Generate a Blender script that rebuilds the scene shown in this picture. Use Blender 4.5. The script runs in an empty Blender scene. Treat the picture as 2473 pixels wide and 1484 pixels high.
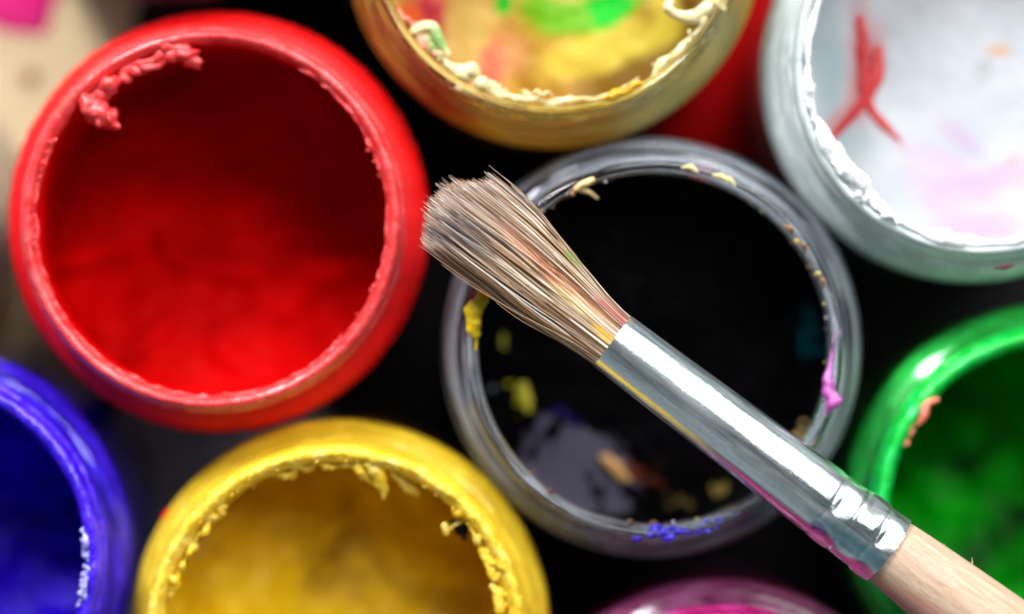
import bpy, bmesh, math, random
from mathutils import Vector, noise
import numpy as np

random.seed(11)
rng = np.random.default_rng(5)
sc = bpy.context.scene
COL = sc.collection
MM = 0.001
RIM = 38.0            # height of the jar rims above the table, mm
CAMD = 275.0          # camera height above the rims, mm
PX = 25.0             # photograph pixels (2473 wide) per mm in the plane of the rims
TAU = 2 * math.pi

# ------------------------------------------------------------------ camera
cam = bpy.data.cameras.new('camera')
cam.lens = 100.0
cam.sensor_width = 36.0
cam.clip_start = 0.01
cam.clip_end = 20.0
cam.dof.use_dof = True
cam.dof.focus_distance = (CAMD - 5.2) * MM
cam.dof.aperture_fstop = 5.0
cam.dof.aperture_blades = 0
camo = bpy.data.objects.new('camera', cam)
camo.location = (0, 0, (RIM + CAMD) * MM)
COL.objects.link(camo)
sc.camera = camo

# ------------------------------------------------------------------ world and lamps
world = bpy.data.worlds.new('World')
sc.world = world
world.use_nodes = True
wb = world.node_tree.nodes['Background']
# the room: pale walls round the horizon, dim overhead where the photographer leans over the jars
wt = world.node_tree
w_tc = wt.nodes.new('ShaderNodeTexCoord')
w_sep = wt.nodes.new('ShaderNodeSeparateXYZ')
w_ramp = wt.nodes.new('ShaderNodeValToRGB')
wt.links.new(w_tc.outputs['Generated'], w_sep.inputs[0])
wt.links.new(w_sep.outputs[2], w_ramp.inputs[0])
w_ramp.color_ramp.elements[0].position = 0.15
w_ramp.color_ramp.elements[0].color = (0.62, 0.78, 0.85, 1)
w_ramp.color_ramp.elements[1].position = 1.0
w_ramp.color_ramp.elements[1].color = (0.08, 0.11, 0.13, 1)
wt.links.new(w_ramp.outputs[0], wb.inputs[0])
wb.inputs[1].default_value = 0.3


def area(name, direction, dist, sx, sy, power, color=(1, 1, 1)):
    l = bpy.data.lights.new(name, 'AREA')
    l.shape = 'RECTANGLE'
    l.size, l.size_y = sx, sy
    l.energy = power
    l.color = color
    o = bpy.data.objects.new(name, l)
    d = Vector(direction).normalized()
    o.location = d * dist + Vector((0, 0, RIM * MM))
    o.rotation_euler = d.to_track_quat('Z', 'Y').to_euler()
    COL.objects.link(o)
    return o


area('window_light', (0.42, 0.60, 0.66), 0.75, 0.5, 0.8, 7.5, (1.0, 0.99, 0.97))
area('side_window_light', (-0.42, 0.75, 0.5), 0.8, 0.15, 0.3, 7.5, (0.95, 0.97, 1.0))

sc.view_settings.view_transform = 'Standard'
sc.view_settings.look = 'None'
sc.view_settings.exposure = 0.3
sc.view_settings.gamma = 1.0
sc.view_settings.use_curve_mapping = False
sc.render.engine = 'CYCLES'
cy = sc.cycles
cy.use_denoising = True
cy.denoiser = 'OPENIMAGEDENOISE'
cy.max_bounces = 14
cy.diffuse_bounces = 4
cy.glossy_bounces = 5
cy.transmission_bounces = 12
cy.transparent_max_bounces = 12
cy.sample_clamp_indirect = 30.0
cy.blur_glossy = 0.3


# ------------------------------------------------------------------ helpers
def at(px, py, depth=0.0):
    """photo pixel -> table plan position (mm) for something `depth` mm below the rims"""
    k = (CAMD + depth) / CAMD
    return ((px - 1236.5) / PX * k, (742 - py) / PX * k)


def mesh(name, verts, faces, mat, parent=None, smooth=True, kind=None, sharp=None):
    me = bpy.data.meshes.new(name)
    v = np.asarray(verts, dtype=float) * MM
    me.from_pydata([tuple(p) for p in v], [], faces)
    me.validate()
    bm = bmesh.new()
    bm.from_mesh(me)
    bmesh.ops.recalc_face_normals(bm, faces=bm.faces)
    bm.to_mesh(me)
    bm.free()
    me.update()
    if smooth:
        me.polygons.foreach_set('use_smooth', [True] * len(me.polygons))
    if sharp:
        me.set_sharp_from_angle(angle=math.radians(sharp))
    if mat:
        me.materials.append(mat)
    o = bpy.data.objects.new(name, me)
    COL.objects.link(o)
    if parent:
        o.parent = parent
    if kind:
        o['kind'] = kind
    return o


def thing(name, label, cat, loc, rz=0.0, group=None):
    o = bpy.data.objects.new(name, None)
    o.empty_display_size = 0.01
    o.location = Vector(loc) * MM
    o.rotation_euler = (0, 0, rz)
    o['label'] = label
    o['category'] = cat
    if group:
        o['group'] = group
    COL.objects.link(o)
    return o


def cat_rom(pts, n):
    """smooth curve through points, n samples per span"""
    P = [np.array(p, float) for p in pts]
    P = [2 * P[0] - P[1]] + P + [2 * P[-1] - P[-2]]
    out = []
    for i in range(1, len(P) - 2):
        for k in range(n):
            t = k / n
            a, b, c, d = P[i - 1], P[i], P[i + 1], P[i + 2]
            out.append(0.5 * (2 * b + (c - a) * t + (2 * a - 5 * b + 4 * c - d) * t * t + (3 * b - a - 3 * c + d) * t ** 3))
    out.append(P[-2])
    return out


def nz(x, y, z, f=1.0):
    return noise.noise(Vector((x * f, y * f, z * f)))


def fbm(x, y, z, f=1.0, o=3):
    s, a, t = 0.0, 1.0, 0.0
    for _ in range(o):
        s += a * noise.noise(Vector((x * f, y * f, z * f)))
        t += a
        a *= 0.55
        f *= 2.1
    return s / t


def lathe(profile, n=192, wob=None):
    """revolve (r, z) points; points with r == 0 become poles"""
    verts, rows, faces = [], [], []
    for i, (r, z) in enumerate(profile):
        if r < 1e-6:
            rows.append([len(verts)])
            verts.append((0, 0, z))
        else:
            row = []
            for k in range(n):
                a = TAU * k / n
                rr, zz = r, z
                if wob:
                    rr, zz = wob(a, r, z, i)
                row.append(len(verts))
                verts.append((rr * math.cos(a), rr * math.sin(a), zz))
            rows.append(row)
    for i in range(len(rows) - 1):
        a, b = rows[i], rows[i + 1]
        if len(a) == 1 and len(b) == 1:
            continue
        for k in range(n):
            k2 = (k + 1) % n
            if len(a) == 1:
                faces.append((a[0], b[k2], b[k]))
            elif len(b) == 1:
                faces.append((a[k], a[k2], b[0]))
            else:
                faces.append((a[k], a[k2], b[k2], b[k]))
    return verts, faces


class Geo:
    """collects several lumps of one part into one mesh"""

    def __init__(self):
        self.v, self.f = [], []

    def add(self, v, f):
        o = len(self.v)
        self.v += [tuple(p) for p in v]
        self.f += [tuple(i + o for i in q) for q in f]

    def tube(self, pts, radii, sides=14, per=6, amp=0.25, freq=0.9, flat=1.0):
        """lumpy closed rope through pts with a radius at each"""
        c = cat_rom([(*p, r) for p, r in zip(pts, radii)], per)
        c = [np.array(q) for q in c]
        # rounded ends
        first, last = c[0], c[-1]
        d0 = (c[0][:3] - c[1][:3]); d0 /= np.linalg.norm(d0) + 1e-9
        d1 = (c[-1][:3] - c[-2][:3]); d1 /= np.linalg.norm(d1) + 1e-9
        head = [np.append(first[:3] + d0 * first[3] * math.sin(t), max(first[3] * math.cos(t), 1e-3)) for t in (1.5, 1.15, 0.75, 0.35)]
        tail = [np.append(last[:3] + d1 * last[3] * math.sin(t), max(last[3] * math.cos(t), 1e-3)) for t in (0.35, 0.75, 1.15, 1.5)]
        c = head + c + tail
        verts, faces = [], []
        seed = random.uniform(0, 90)
        for i, q in enumerate(c):
            a = c[max(i - 1, 0)][:3]
            b = c[min(i + 1, len(c) - 1)][:3]
            t = b - a
            t /= np.linalg.norm(t) + 1e-9
            up = np.array((0, 0, 1.0)) if abs(t[2]) < 0.85 else np.array((1.0, 0, 0))
            s = np.cross(t, up); s /= np.linalg.norm(s)
            u = np.cross(s, t)
            for k in range(sides):
                an = TAU * k / sides
                d = s * math.cos(an) + u * math.sin(an) * flat
                p = q[:3] + d * q[3]
                w = 1 + amp * 2.0 * fbm(p[0] + seed, p[1], p[2], freq, 3)
                verts.append(q[:3] + d * q[3] * max(w, 0.3))
        m = len(c)
        for i in range(m - 1):
            for k in range(sides):
                k2 = (k + 1) % sides
                faces.append((i * sides + k, i * sides + k2, (i + 1) * sides + k2, (i + 1) * sides + k))
        faces.append(tuple(range(sides))[::-1])
        faces.append(tuple((m - 1) * sides + k for k in range(sides)))
        self.add(verts, faces)

    def lump(self, p, r, squash=(1, 1, 1), amp=0.35, freq=None, res=10):
        verts, faces = [], []
        seed = random.uniform(0, 90)
        freq = freq or 0.8 / r
        nu, nv = res * 2, res
        verts.append(np.array((0, 0, 1.0)))
        for j in range(1, nv):
            ph = math.pi * j / nv
            for k in range(nu):
                an = TAU * k / nu
                verts.append(np.array((math.sin(ph) * math.cos(an), math.sin(ph) * math.sin(an), math.cos(ph))))
        verts.append(np.array((0, 0, -1.0)))
        out = []
        for d in verts:
            w = 1 + amp * 1.8 * fbm(d[0] * r + seed, d[1] * r, d[2] * r, freq, 3)
            out.append(np.array(p) + d * r * w * np.array(squash))
        for k in range(nu):
            faces.append((0, 1 + k, 1 + (k + 1) % nu))
        for j in range(nv - 2):
            for k in range(nu):
                a = 1 + j * nu + k; b = 1 + j * nu + (k + 1) % nu
                faces.append((a, a + nu, b + nu, b))
        l = len(verts) - 1
        for k in range(nu):
            faces.append((l, l - nu + (k + 1) % nu, l - nu + k))
        self.add(out, faces)

    def build(self, name, mat, parent):
        return mesh(name, self.v, self.f, mat, parent)


# ------------------------------------------------------------------ materials
class Mat:
    def __init__(self, name):
        self.m = bpy.data.materials.new(name)
        self.m.use_nodes = True
        self.t = self.m.node_tree
        self.b = self.t.nodes['Principled BSDF']
        tc = self.t.nodes.new('ShaderNodeTexCoord')
        sc_ = self.t.nodes.new('ShaderNodeVectorMath')
        sc_.operation = 'SCALE'
        sc_.inputs['Scale'].default_value = 1000.0
        self.t.links.new(tc.outputs['Object'], sc_.inputs[0])
        self.vec = sc_.outputs[0]          # object coordinates in mm

    def put(self, sock, val):
        if isinstance(val, bpy.types.NodeSocket):
            self.t.links.new(val, sock)
        elif isinstance(val, (tuple, list)) and len(val) == 3 and sock.type == 'RGBA':
            sock.default_value = (*val, 1)
        else:
            sock.default_value = val

    def set(self, **kw):
        for k, v in kw.items():
            self.put(self.b.inputs[k.replace('_', ' ')], v)
        return self

    def noise(self, scale, detail=3, rough=0.55, dist=0.0, vec=None, out='Fac'):
        n = self.t.nodes.new('ShaderNodeTexNoise')
        self.put(n.inputs['Vector'], vec or self.vec)
        for k, v in (('Scale', scale), ('Detail', detail), ('Roughness', rough), ('Distortion', dist)):
            n.inputs[k].default_value = v
        return n.outputs[out]

    def ramp(self, fac, stops, interp='LINEAR'):
        n = self.t.nodes.new('ShaderNodeValToRGB')
        self.put(n.inputs[0], fac)
        cr = n.color_ramp
        cr.interpolation = interp
        while len(cr.elements) < len(stops):
            cr.elements.new(0.5)
        for e, (p, c) in zip(cr.elements, stops):
            e.position = p
            e.color = (*c, 1) if isinstance(c, (tuple, list)) else (c, c, c, 1)
        return n.outputs[0]

    def mix(self, fac, a, b, mode='MIX'):
        n = self.t.nodes.new('ShaderNodeMix')
        n.data_type = 'RGBA'
        n.blend_type = mode
        self.put(n.inputs[0], fac)
        self.put(n.inputs[6], a)
        self.put(n.inputs[7], b)
        return n.outputs[2]

    def math(self, op, a, b=0.0, clamp=False):
        n = self.t.nodes.new('ShaderNodeMath')
        n.operation = op
        n.use_clamp = clamp
        self.put(n.inputs[0], a)
        self.put(n.inputs[1], b)
        return n.outputs[0]

    def xyz(self, vec=None):
        n = self.t.nodes.new('ShaderNodeSeparateXYZ')
        self.put(n.inputs[0], vec or self.vec)
        return n.outputs

    def scaled(self, s, vec=None):
        n = self.t.nodes.new('ShaderNodeVectorMath')
        n.operation = 'MULTIPLY'
        self.put(n.inputs[0], vec or self.vec)
        n.inputs[1].default_value = s
        return n.outputs[0]

    def warp(self, scale, amount):
        col = self.noise(scale, 2, out='Color')
        s = self.t.nodes.new('ShaderNodeVectorMath'); s.operation = 'SUBTRACT'
        self.put(s.inputs[0], col); s.inputs[1].default_value = (.5, .5, .5)
        m = self.t.nodes.new('ShaderNodeVectorMath'); m.operation = 'SCALE'
        self.put(m.inputs[0], s.outputs[0]); m.inputs['Scale'].default_value = amount
        a = self.t.nodes.new('ShaderNodeVectorMath'); a.operation = 'ADD'
        self.put(a.inputs[0], self.vec); self.put(a.inputs[1], m.outputs[0])
        return a.outputs[0]

    def blob(self, x, y, rx, ry, rot=0.0, soft=0.3, vec=None, z=None, rz=1e5):
        n = self.t.nodes.new('ShaderNodeMapping')
        n.vector_type = 'TEXTURE'
        self.put(n.inputs['Vector'], vec or self.vec)
        n.inputs['Location'].default_value = (x, y, z or 0)
        n.inputs['Rotation'].default_value = (0, 0, math.radians(rot))
        n.inputs['Scale'].default_value = (rx, ry, rz)
        l = self.t.nodes.new('ShaderNodeVectorMath'); l.operation = 'LENGTH'
        self.put(l.inputs[0], n.outputs[0])
        r = self.t.nodes.new('ShaderNodeMapRange')
        r.interpolation_type = 'SMOOTHSTEP'
        self.put(r.inputs[0], l.outputs['Value'])
        r.inputs[1].default_value = 1 + soft
        r.inputs[2].default_value = 1 - soft
        return r.outputs[0]

    def translucent(self, w):
        """a thin film of paint lets part of the light through"""
        out = self.t.nodes['Material Output']
        tr = self.t.nodes.new('ShaderNodeBsdfTranslucent')
        base = self.b.inputs['Base Color']
        self.put(tr.inputs[0], base.links[0].from_socket if base.links else tuple(base.default_value)[:3])
        mx = self.t.nodes.new('ShaderNodeMixShader')
        mx.inputs[0].default_value = w
        self.t.links.new(self.b.outputs[0], mx.inputs[1])
        self.t.links.new(tr.outputs[0], mx.inputs[2])
        self.t.links.new(mx.outputs[0], out.inputs['Surface'])
        return self

    def rings(self, around=2.0, across=1.6):
        """coordinates that stretch a noise along the circumference of a jar"""
        x, y, z = self.xyz()
        flat = self.scaled((1, 1, 0))
        ln = self.t.nodes.new('ShaderNodeVectorMath'); ln.operation = 'LENGTH'
        self.put(ln.inputs[0], flat)
        nm = self.t.nodes.new('ShaderNodeVectorMath'); nm.operation = 'NORMALIZE'
        self.put(nm.inputs[0], flat)
        s2 = self.t.nodes.new('ShaderNodeVectorMath'); s2.operation = 'SCALE'
        self.put(s2.inputs[0], nm.outputs[0]); s2.inputs['Scale'].default_value = around
        c = self.t.nodes.new('ShaderNodeCombineXYZ')
        self.put(c.inputs[2], self.math('MULTIPLY', self.math('SUBTRACT', ln.outputs['Value'], z), across))
        a = self.t.nodes.new('ShaderNodeVectorMath'); a.operation = 'ADD'
        self.put(a.inputs[0], s2.outputs[0]); self.put(a.inputs[1], c.outputs[0])
        return a.outputs[0]

    def bump(self, h, strength=0.4, dist=0.1):
        n = self.t.nodes.new('ShaderNodeBump')
        n.inputs['Strength'].default_value = strength
        n.inputs['Distance'].default_value = dist * MM
        self.put(n.inputs['Height'], h)
        self.put(self.b.inputs['Normal'], n.outputs[0])
        return self


def paint(name, c1, c2, c3=None, rough=0.42, scale=0.35, bump=0.35, coat=0.0, spec=0.5):
    m = Mat(name)
    f = m.noise(scale, 4, 0.6, 0.6)
    col = m.ramp(f, [(0.32, c1), (0.52, c2), (0.72, c3 or c2)])
    m.set(Base_Color=col, Roughness=m.ramp(m.noise(scale * 2.3, 3), [(0.3, rough * 0.65), (0.7, min(rough * 1.35, 1))]))
    m.set(Coat_Weight=coat, Coat_Roughness=0.12, Specular_IOR_Level=spec)
    m.bump(m.noise(1.7, 4, 0.6), bump, 0.35)
    return m


def glass(name, tint=(1, 1, 1), rough=0.03):
    m = Mat(name)
    sm = m.noise(0.5, 4, 0.65, 1.0)
    m.set(Base_Color=tint, Transmission_Weight=1.0, IOR=1.54)
    m.set(Roughness=m.ramp(sm, [(0.5, rough), (0.8, rough + 0.12)]))
    m.bump(m.noise(0.16, 2), 0.25, 0.5)
    return m.m


def film(name, c1, c2, lo, hi, around=2.5, across=1.5, rough=0.09, coat=0.0, crisp=1.0):
    """streaky half-see-through film for paint smears and painted-in glass brightness: its alpha follows streaks round the jar"""
    m = Mat(name)
    n1 = m.noise(1.0, 5, 0.65, 0.3, m.rings(around, across))
    n2 = m.noise(1.0, 4, 0.6, 0.4, m.rings(around * 2.2, across * 0.4))
    m.set(Base_Color=m.mix(n2, c1, c2), Roughness=rough)
    m.set(Alpha=m.ramp(m.mix(0.4, n1, n2), [(0.5 - 0.09 * crisp, lo), (0.5, (lo + hi) * 0.4), (0.5 + 0.08 * crisp, hi)]))
    m.set(Coat_Weight=coat, Coat_Roughness=0.05, Specular_IOR_Level=0.5)
    return m


# ------------------------------------------------------------------ jar builder
INNER = [(17.1, -1.45), (17.2, -0.8), (17.42, -0.3), (17.75, 0.0), (18.02, -0.1), (18.22, -0.42), (18.3, -1.0)]


def profiles(depth):
    """glass outline of a jar whose rim is at z=0 and whose base is `depth` mm below"""
    d = depth
    inside = [(0, -d + 1.3), (13, -d + 1.3), (17.4, -d + 2.0), (18.8, -d + 4.0), (19.1, -d + 8), (19.2, -11.5), (19.0, -8.9), (18.2, -7.0),
              (17.3, -5.6), (17.1, -4.2), (17.08, -2.8)] + INNER[:4]
    outside = INNER[4:] + [(18.3, -1.6), (18.7, -2.1), (18.35, -2.7), (18.3, -3.3), (18.7, -3.8), (18.4, -4.4), (18.8, -4.9), (19.7, -5.5),
                           (20.5, -6.5), (20.85, -7.9), (20.8, -10.0), (20.2, -d + 6), (19.9, -d + 2.6), (18.6, -d + 0.5), (17.0, -d), (12, -d), (0, -d + 0.6)]
    return inside, outside


def smooth_profile(p, n=4):
    q = cat_rom(p, n)
    return [(max(float(a), 0.0), float(b)) for a, b in q]


def make_coat(curve, s0, s1, thick, H, n=360, m=90, rag0=0.0, rag1=0.0, amp=0.6, freq=0.55, sink=0.22, seed=0.0, arc=None):
    """skin of paint that follows `curve` from arc length s0 to s1, ragged at both ends, sunk a hair into the glass"""
    c = np.array(curve)
    seg = np.linalg.norm(np.diff(c, axis=0), axis=1)
    L = np.concatenate(([0], np.cumsum(seg)))
    tan = np.gradient(c, axis=0)
    tan /= np.linalg.norm(tan, axis=1)[:, None] + 1e-9
    nor = np.stack([-tan[:, 1], tan[:, 0]], 1)      # points into the jar / out of the glass
    verts, faces = [], []
    tot = 2 * m
    for k in range(n):
        a = TAU * k / n
        ca, sa = math.cos(a), math.sin(a)
        e0 = s0 + rag0 * fbm(ca * 9, sa * 9, seed + 3, 0.5, 4) * 1.6
        e1 = s1 + rag1 * fbm(ca * 9, sa * 9, seed + 7, 0.5, 4) * 1.6
        ss = np.linspace(e0, max(e1, e0 + 0.3), m)
        r = np.interp(ss, L, c[:, 0]); z = np.interp(ss, L, c[:, 1])
        nr = np.interp(ss, L, nor[:, 0]); nzz = np.interp(ss, L, nor[:, 1])
        col = []
        for i in range(m):
            edge = min(1.0, math.sqrt(max(min(i, m - 1 - i), 0) / (0.06 * m)))
            t = thick * (1 + amp * 1.9 * fbm(r[i] * ca + seed, r[i] * sa, z[i], freq, 5)) * edge - 0.02
            t = max(t, -0.05)
            col.append(((r[i] + nr[i] * t) * ca, (r[i] + nr[i] * t) * sa, z[i] + nzz[i] * t + H))
        for i in range(m - 1, -1, -1):
            col.append(((r[i] - nr[i] * sink) * ca, (r[i] - nr[i] * sink) * sa, z[i] - nzz[i] * sink + H))
        verts += col
    for k in range(n):
        a0, b0 = k * tot, ((k + 1) % n) * tot
        for i in range(tot):
            j = (i + 1) % tot
            faces.append((a0 + i, b0 + i, b0 + j, a0 + j))
    return verts, faces, L


def arc_at(curve, L, z, outside=False):
    """arc length where the curve reaches height z (first time on the way up, last on the way down)"""
    idx = [i for i, p in enumerate(curve) if p[1] >= z]
    return L[idx[-1]] if outside else L[idx[0]]


def pool(radius, z, amp, freq, seed, rings=46, n=150, slope=(0, 0), rise=0.6):
    verts, faces = [(0, 0, z + amp * fbm(seed, 0, 0, freq, 4))], []
    for i in range(1, rings + 1):
        r = radius * (i / rings)
        for k in range(n):
            a = TAU * k / n
            x, y = r * math.cos(a), r * math.sin(a)
            zz = z + amp * 1.7 * fbm(x + seed, y, 0, freq, 4) + slope[0] * x + slope[1] * y + rise * max(0, (r / radius - 0.86) / 0.14) ** 2
            verts.append((x, y, zz))
    for k in range(n):
        faces.append((0, 1 + k, 1 + (k + 1) % n))
    for i in range(rings - 1):
        for k in range(n):
            a = 1 + i * n + k; b = 1 + i * n + (k + 1) % n
            faces.append((a, a + n, b + n, b))
    # underside, so the pool is a body of paint
    o = len(verts)
    for k in range(n):
        x, y, zz = verts[o - n + k]
        verts.append((x * 0.98, y * 0.98, zz - 2.0))
    for k in range(n):
        faces.append((o - n + k, o + k, o + (k + 1) % n, o - n + (k + 1) % n))
    faces.append(tuple(o + k for k in range(n))[::-1])
    return verts, faces


JARS = 'open paint jars crowded on the dark table'
BASE = 0.5     # jars stand on the table or on the thin sheets lying on it


class Jar:
    def __init__(self, px, py, label, glass_mat, drop=0.0, depth=None, rimpx=True):
        """px, py: centre of the rim in the photo; drop: how far its rim is below the common rim height"""
        self.x, self.y = at(px, py, drop)
        self.H = RIM - drop - BASE
        self.drop = drop
        self.t = thing('paint_jar', label, 'paint jar', (self.x, self.y, BASE), 0, JARS)
        ins, outs = profiles(self.H)
        full = smooth_profile(ins + outs, 4)
        v, f = lathe([(r, z + self.H) for r, z in full], 200)
        mesh('glass_body', v, f, glass_mat, self.t)
        self.curve = full
        c = np.array(full)
        self.L = np.concatenate(([0], np.cumsum(np.linalg.norm(np.diff(c, axis=0), axis=1))))

    def s(self, z, outside=False):
        rim = max(range(len(self.curve)), key=lambda i: self.curve[i][1])
        if outside:
            for i in range(rim, len(self.curve)):
                if self.curve[i][1] <= z:
                    return float(self.L[i])
        for i in range(rim, -1, -1):
            if self.curve[i][1] <= z:
                return float(self.L[i])
        return 0.0

    def coat(self, mat, z0, z1, thick, outside=False, name='paint_coat', **kw):
        s0 = 2.0 if z0 is None else self.s(z0)
        v, f, _ = make_coat(self.curve, s0, self.s(z1, outside), thick, self.H, seed=random.uniform(0, 80), **kw)
        return mesh(name, v, f, mat.m if isinstance(mat, Mat) else mat, self.t)

    def fill(self, mat, z, amp=0.6, freq=0.12, slope=(0, 0), name='paint', rise=0.6):
        rr = min(19.1, float(np.interp(-z, [4.2, 5.6, 7.0, 8.9], [17.15, 17.35, 18.25, 19.05])))
        v, f = pool(rr, self.H + z, amp, freq, random.uniform(0, 80), slope=slope, rise=rise)
        return mesh(name, v, f, mat.m, self.t)

    def loc(self, px, py, z):
        """photo pixel -> position in the jar, for something z mm from its rim (negative is deeper)"""
        x, y = at(px, py, self.drop - z)
        return (x - self.x, y - self.y, self.H + z)

    def pol(self, deg, r, z):
        a = math.radians(deg)
        if r < 16.8:
            r += 0.62
        return (r * math.cos(a), r * math.sin(a), self.H + z)

    def ang(self, px, py, z=0):
        p = self.loc(px, py, z)
        return math.degrees(math.atan2(p[1], p[0]))


def crumbs(g, jar, a0, a1, n, r, z, size, spread=0.5, squash=(1, 1, 0.8), amp=0.4):
    for _ in range(n):
        a = random.uniform(a0, a1)
        s = random.uniform(*size)
        if random.random() < 0.6:
            da = math.degrees(s * random.uniform(1.2, 3.2) / r)
            r1, z1 = r + random.gauss(0, spread * 0.5), z + random.gauss(0, spread)
            g.tube([jar.pol(a, r1, z1), jar.pol(a + da * 0.5, r1 + random.gauss(0, s * .5), z1 + random.gauss(0, s * .4)), jar.pol(a + da, r1 + random.gauss(0, s), z1 + random.gauss(0, s * .6))],
                   [s * random.uniform(.3, .8), s * random.uniform(.4, .9), s * random.uniform(.2, .6)], 8, 4, amp * 1.3, 0.7 / s)
            continue
        g.lump(jar.pol(a, r + random.gauss(0, spread * 0.5), z + random.gauss(0, spread)), s,
               (squash[0] * random.uniform(.7, 1.4), squash[1] * random.uniform(.7, 1.4), squash[2]), amp, res=8)


def ridge(g, jar, a0, a1, r, z, rad, amp=0.45, step=4, wob=0.35, freq=0.8):
    pts, rr = [], []
    n = max(3, int(abs(a1 - a0) / step))
    for i in range(n + 1):
        a = a0 + (a1 - a0) * i / n
        pts.append(jar.pol(a, r + random.gauss(0, wob * 0.4), z + random.gauss(0, wob * 0.5)))
        rr.append(rad * random.uniform(0.55, 1.45) * (0.4 if i in (0, n) else 1))
    g.tube(pts, rr, 12, 5, amp, freq)


# ------------------------------------------------------------------ the table and the sheets on it
m = Mat('dark table')
m.set(Base_Color=m.ramp(m.noise(0.05, 4), [(0.35, (0.004, 0.003, 0.005)), (0.7, (0.018, 0.012, 0.016))]), Roughness=0.6, Specular_IOR_Level=0.15)
m.bump(m.noise(0.8, 4), 0.2, 0.1)
t = [(-900, -900, 0), (900, -900, 0), (900, 900, 0), (-900, 900, 0), (-900, -900, -25), (900, -900, -25), (900, 900, -25), (-900, 900, -25)]
mesh('tabletop', t, [(0, 1, 2, 3), (7, 6, 5, 4), (0, 4, 5, 1), (1, 5, 6, 2), (2, 6, 7, 3), (3, 7, 4, 0)], m.m, None, False, 'structure')


def sheet(name, outline, mat, thick, z0=0.0, parent=None):
    """flat sheet with its outline given in photo pixels at table depth"""
    pts = [at(x, y, RIM) for x, y in outline]
    n = len(pts)
    cx = sum(p[0] for p in pts) / n
    cy_ = sum(p[1] for p in pts) / n
    v = [(p[0] - cx, p[1] - cy_, z0) for p in pts] + [(p[0] - cx, p[1] - cy_, z0 + thick) for p in pts]
    f = [tuple(range(n))[::-1], tuple(range(n, 2 * n))] + [(i, (i + 1) % n, n + (i + 1) % n, n + i) for i in range(n)]
    return v, f, (cx, cy_)


m = Mat('beige board')
sx = m.warp(0.06, 5)
col = m.ramp(m.noise(0.05, 4), [(0.3, (0.72, 0.53, 0.28)), (0.7, (0.82, 0.66, 0.4))])
m.set(Base_Color=col, Roughness=0.75)
v, f, c = sheet('board', [(-1500, -1200), (260, -1200), (330, 200), (290, 900), (200, 985), (-1500, 1000)], m.m, 0.4)
board = mesh('painting_board', v, f, m.m, None, False)
board.location = (c[0] * MM, c[1] * MM, 0)
board['label'] = 'blurred beige board lying on the table at the left edge, under the red jar'
board['category'] = 'board'


def puddle(px, py, r, col, name, z, seed, lab=None):
    mm = paint(name + ' colour', col, col, None, 0.35, 0.2, 0.2)
    x, y = at(px, py, RIM)
    n = 60
    verts = [(0, 0, 0.6)]
    for j, (k, h) in enumerate(((0.5, 0.55), (0.85, 0.4), (1.0, 0.0))):
        for i in range(n):
            a = TAU * i / n
            rr = r * k * (1 + 0.5 * fbm(math.cos(a) + seed, math.sin(a), 0, 1.2, 3))
            verts.append((rr * math.cos(a), rr * math.sin(a), h))
    faces = [(0, 1 + i, 1 + (i + 1) % n) for i in range(n)]
    for j in range(2):
        for i in range(n):
            a = 1 + j * n + i; b = 1 + j * n + (i + 1) % n
            faces.append((a, a + n, b + n, b))
    verts = [(p[0] + x - c[0], p[1] + y - c[1], p[2] + z) for p in verts]
    o = mesh(name, verts, faces, mm.m, board)
    if lab:
        o['label'] = lab
    return o


puddle(40, -20, 5.2, (0.92, 0.02, 0.25), 'paint_puddle', 0.4, 4.0, 'bright pink paint puddle')
puddle(70, 185, 0.9, (0.42, 0.2, 0.1), 'paint_puddle', 0.4, 9.0, 'small brown paint spot')

m = Mat('grey paper')
m.set(Base_Color=m.ramp(m.noise(0.06, 3), [(0.3, (0.7, 0.68, 0.78)), (0.7, (0.82, 0.8, 0.88))]), Roughness=0.8)
v, f, cc = sheet('grey', [(180, 1010), (420, 960), (800, 1000), (760, 1250), (470, 1700), (150, 1700)], m.m, 0.3)
o = mesh('paper_sheet', v, f, m.m, None, False)
o.location = (cc[0] * MM, cc[1] * MM, 0)
o['label'] = 'grey sheet seen in the gap between the blue, red and lower yellow jars'
o['category'] = 'paper'

m = Mat('red card')
m.set(Base_Color=m.ramp(m.noise(0.06, 3), [(0.3, (0.5, 0.001, 0.002)), (0.7, (0.62, 0.002, 0.003))]), Roughness=0.8, Specular_IOR_Level=0.1)
v, f, cc = sheet('red', [(1560, -700), (2300, -700), (2050, 300), (1900, 520), (1640, 480), (1560, 300)], m.m, 0.3)
o = mesh('card_sheet', v, f, m.m, None, False)
o.location = (cc[0] * MM, cc[1] * MM, 0)
o['label'] = 'red card on the table between the white jar and the jar of mixed colours'
o['category'] = 'card'

# ------------------------------------------------------------------ shared glass
clear = glass('clear glass', (0.97, 0.985, 1.0), 0.01)
smeared = glass('smeared glass', (0.96, 0.97, 0.98), 0.06)

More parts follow.
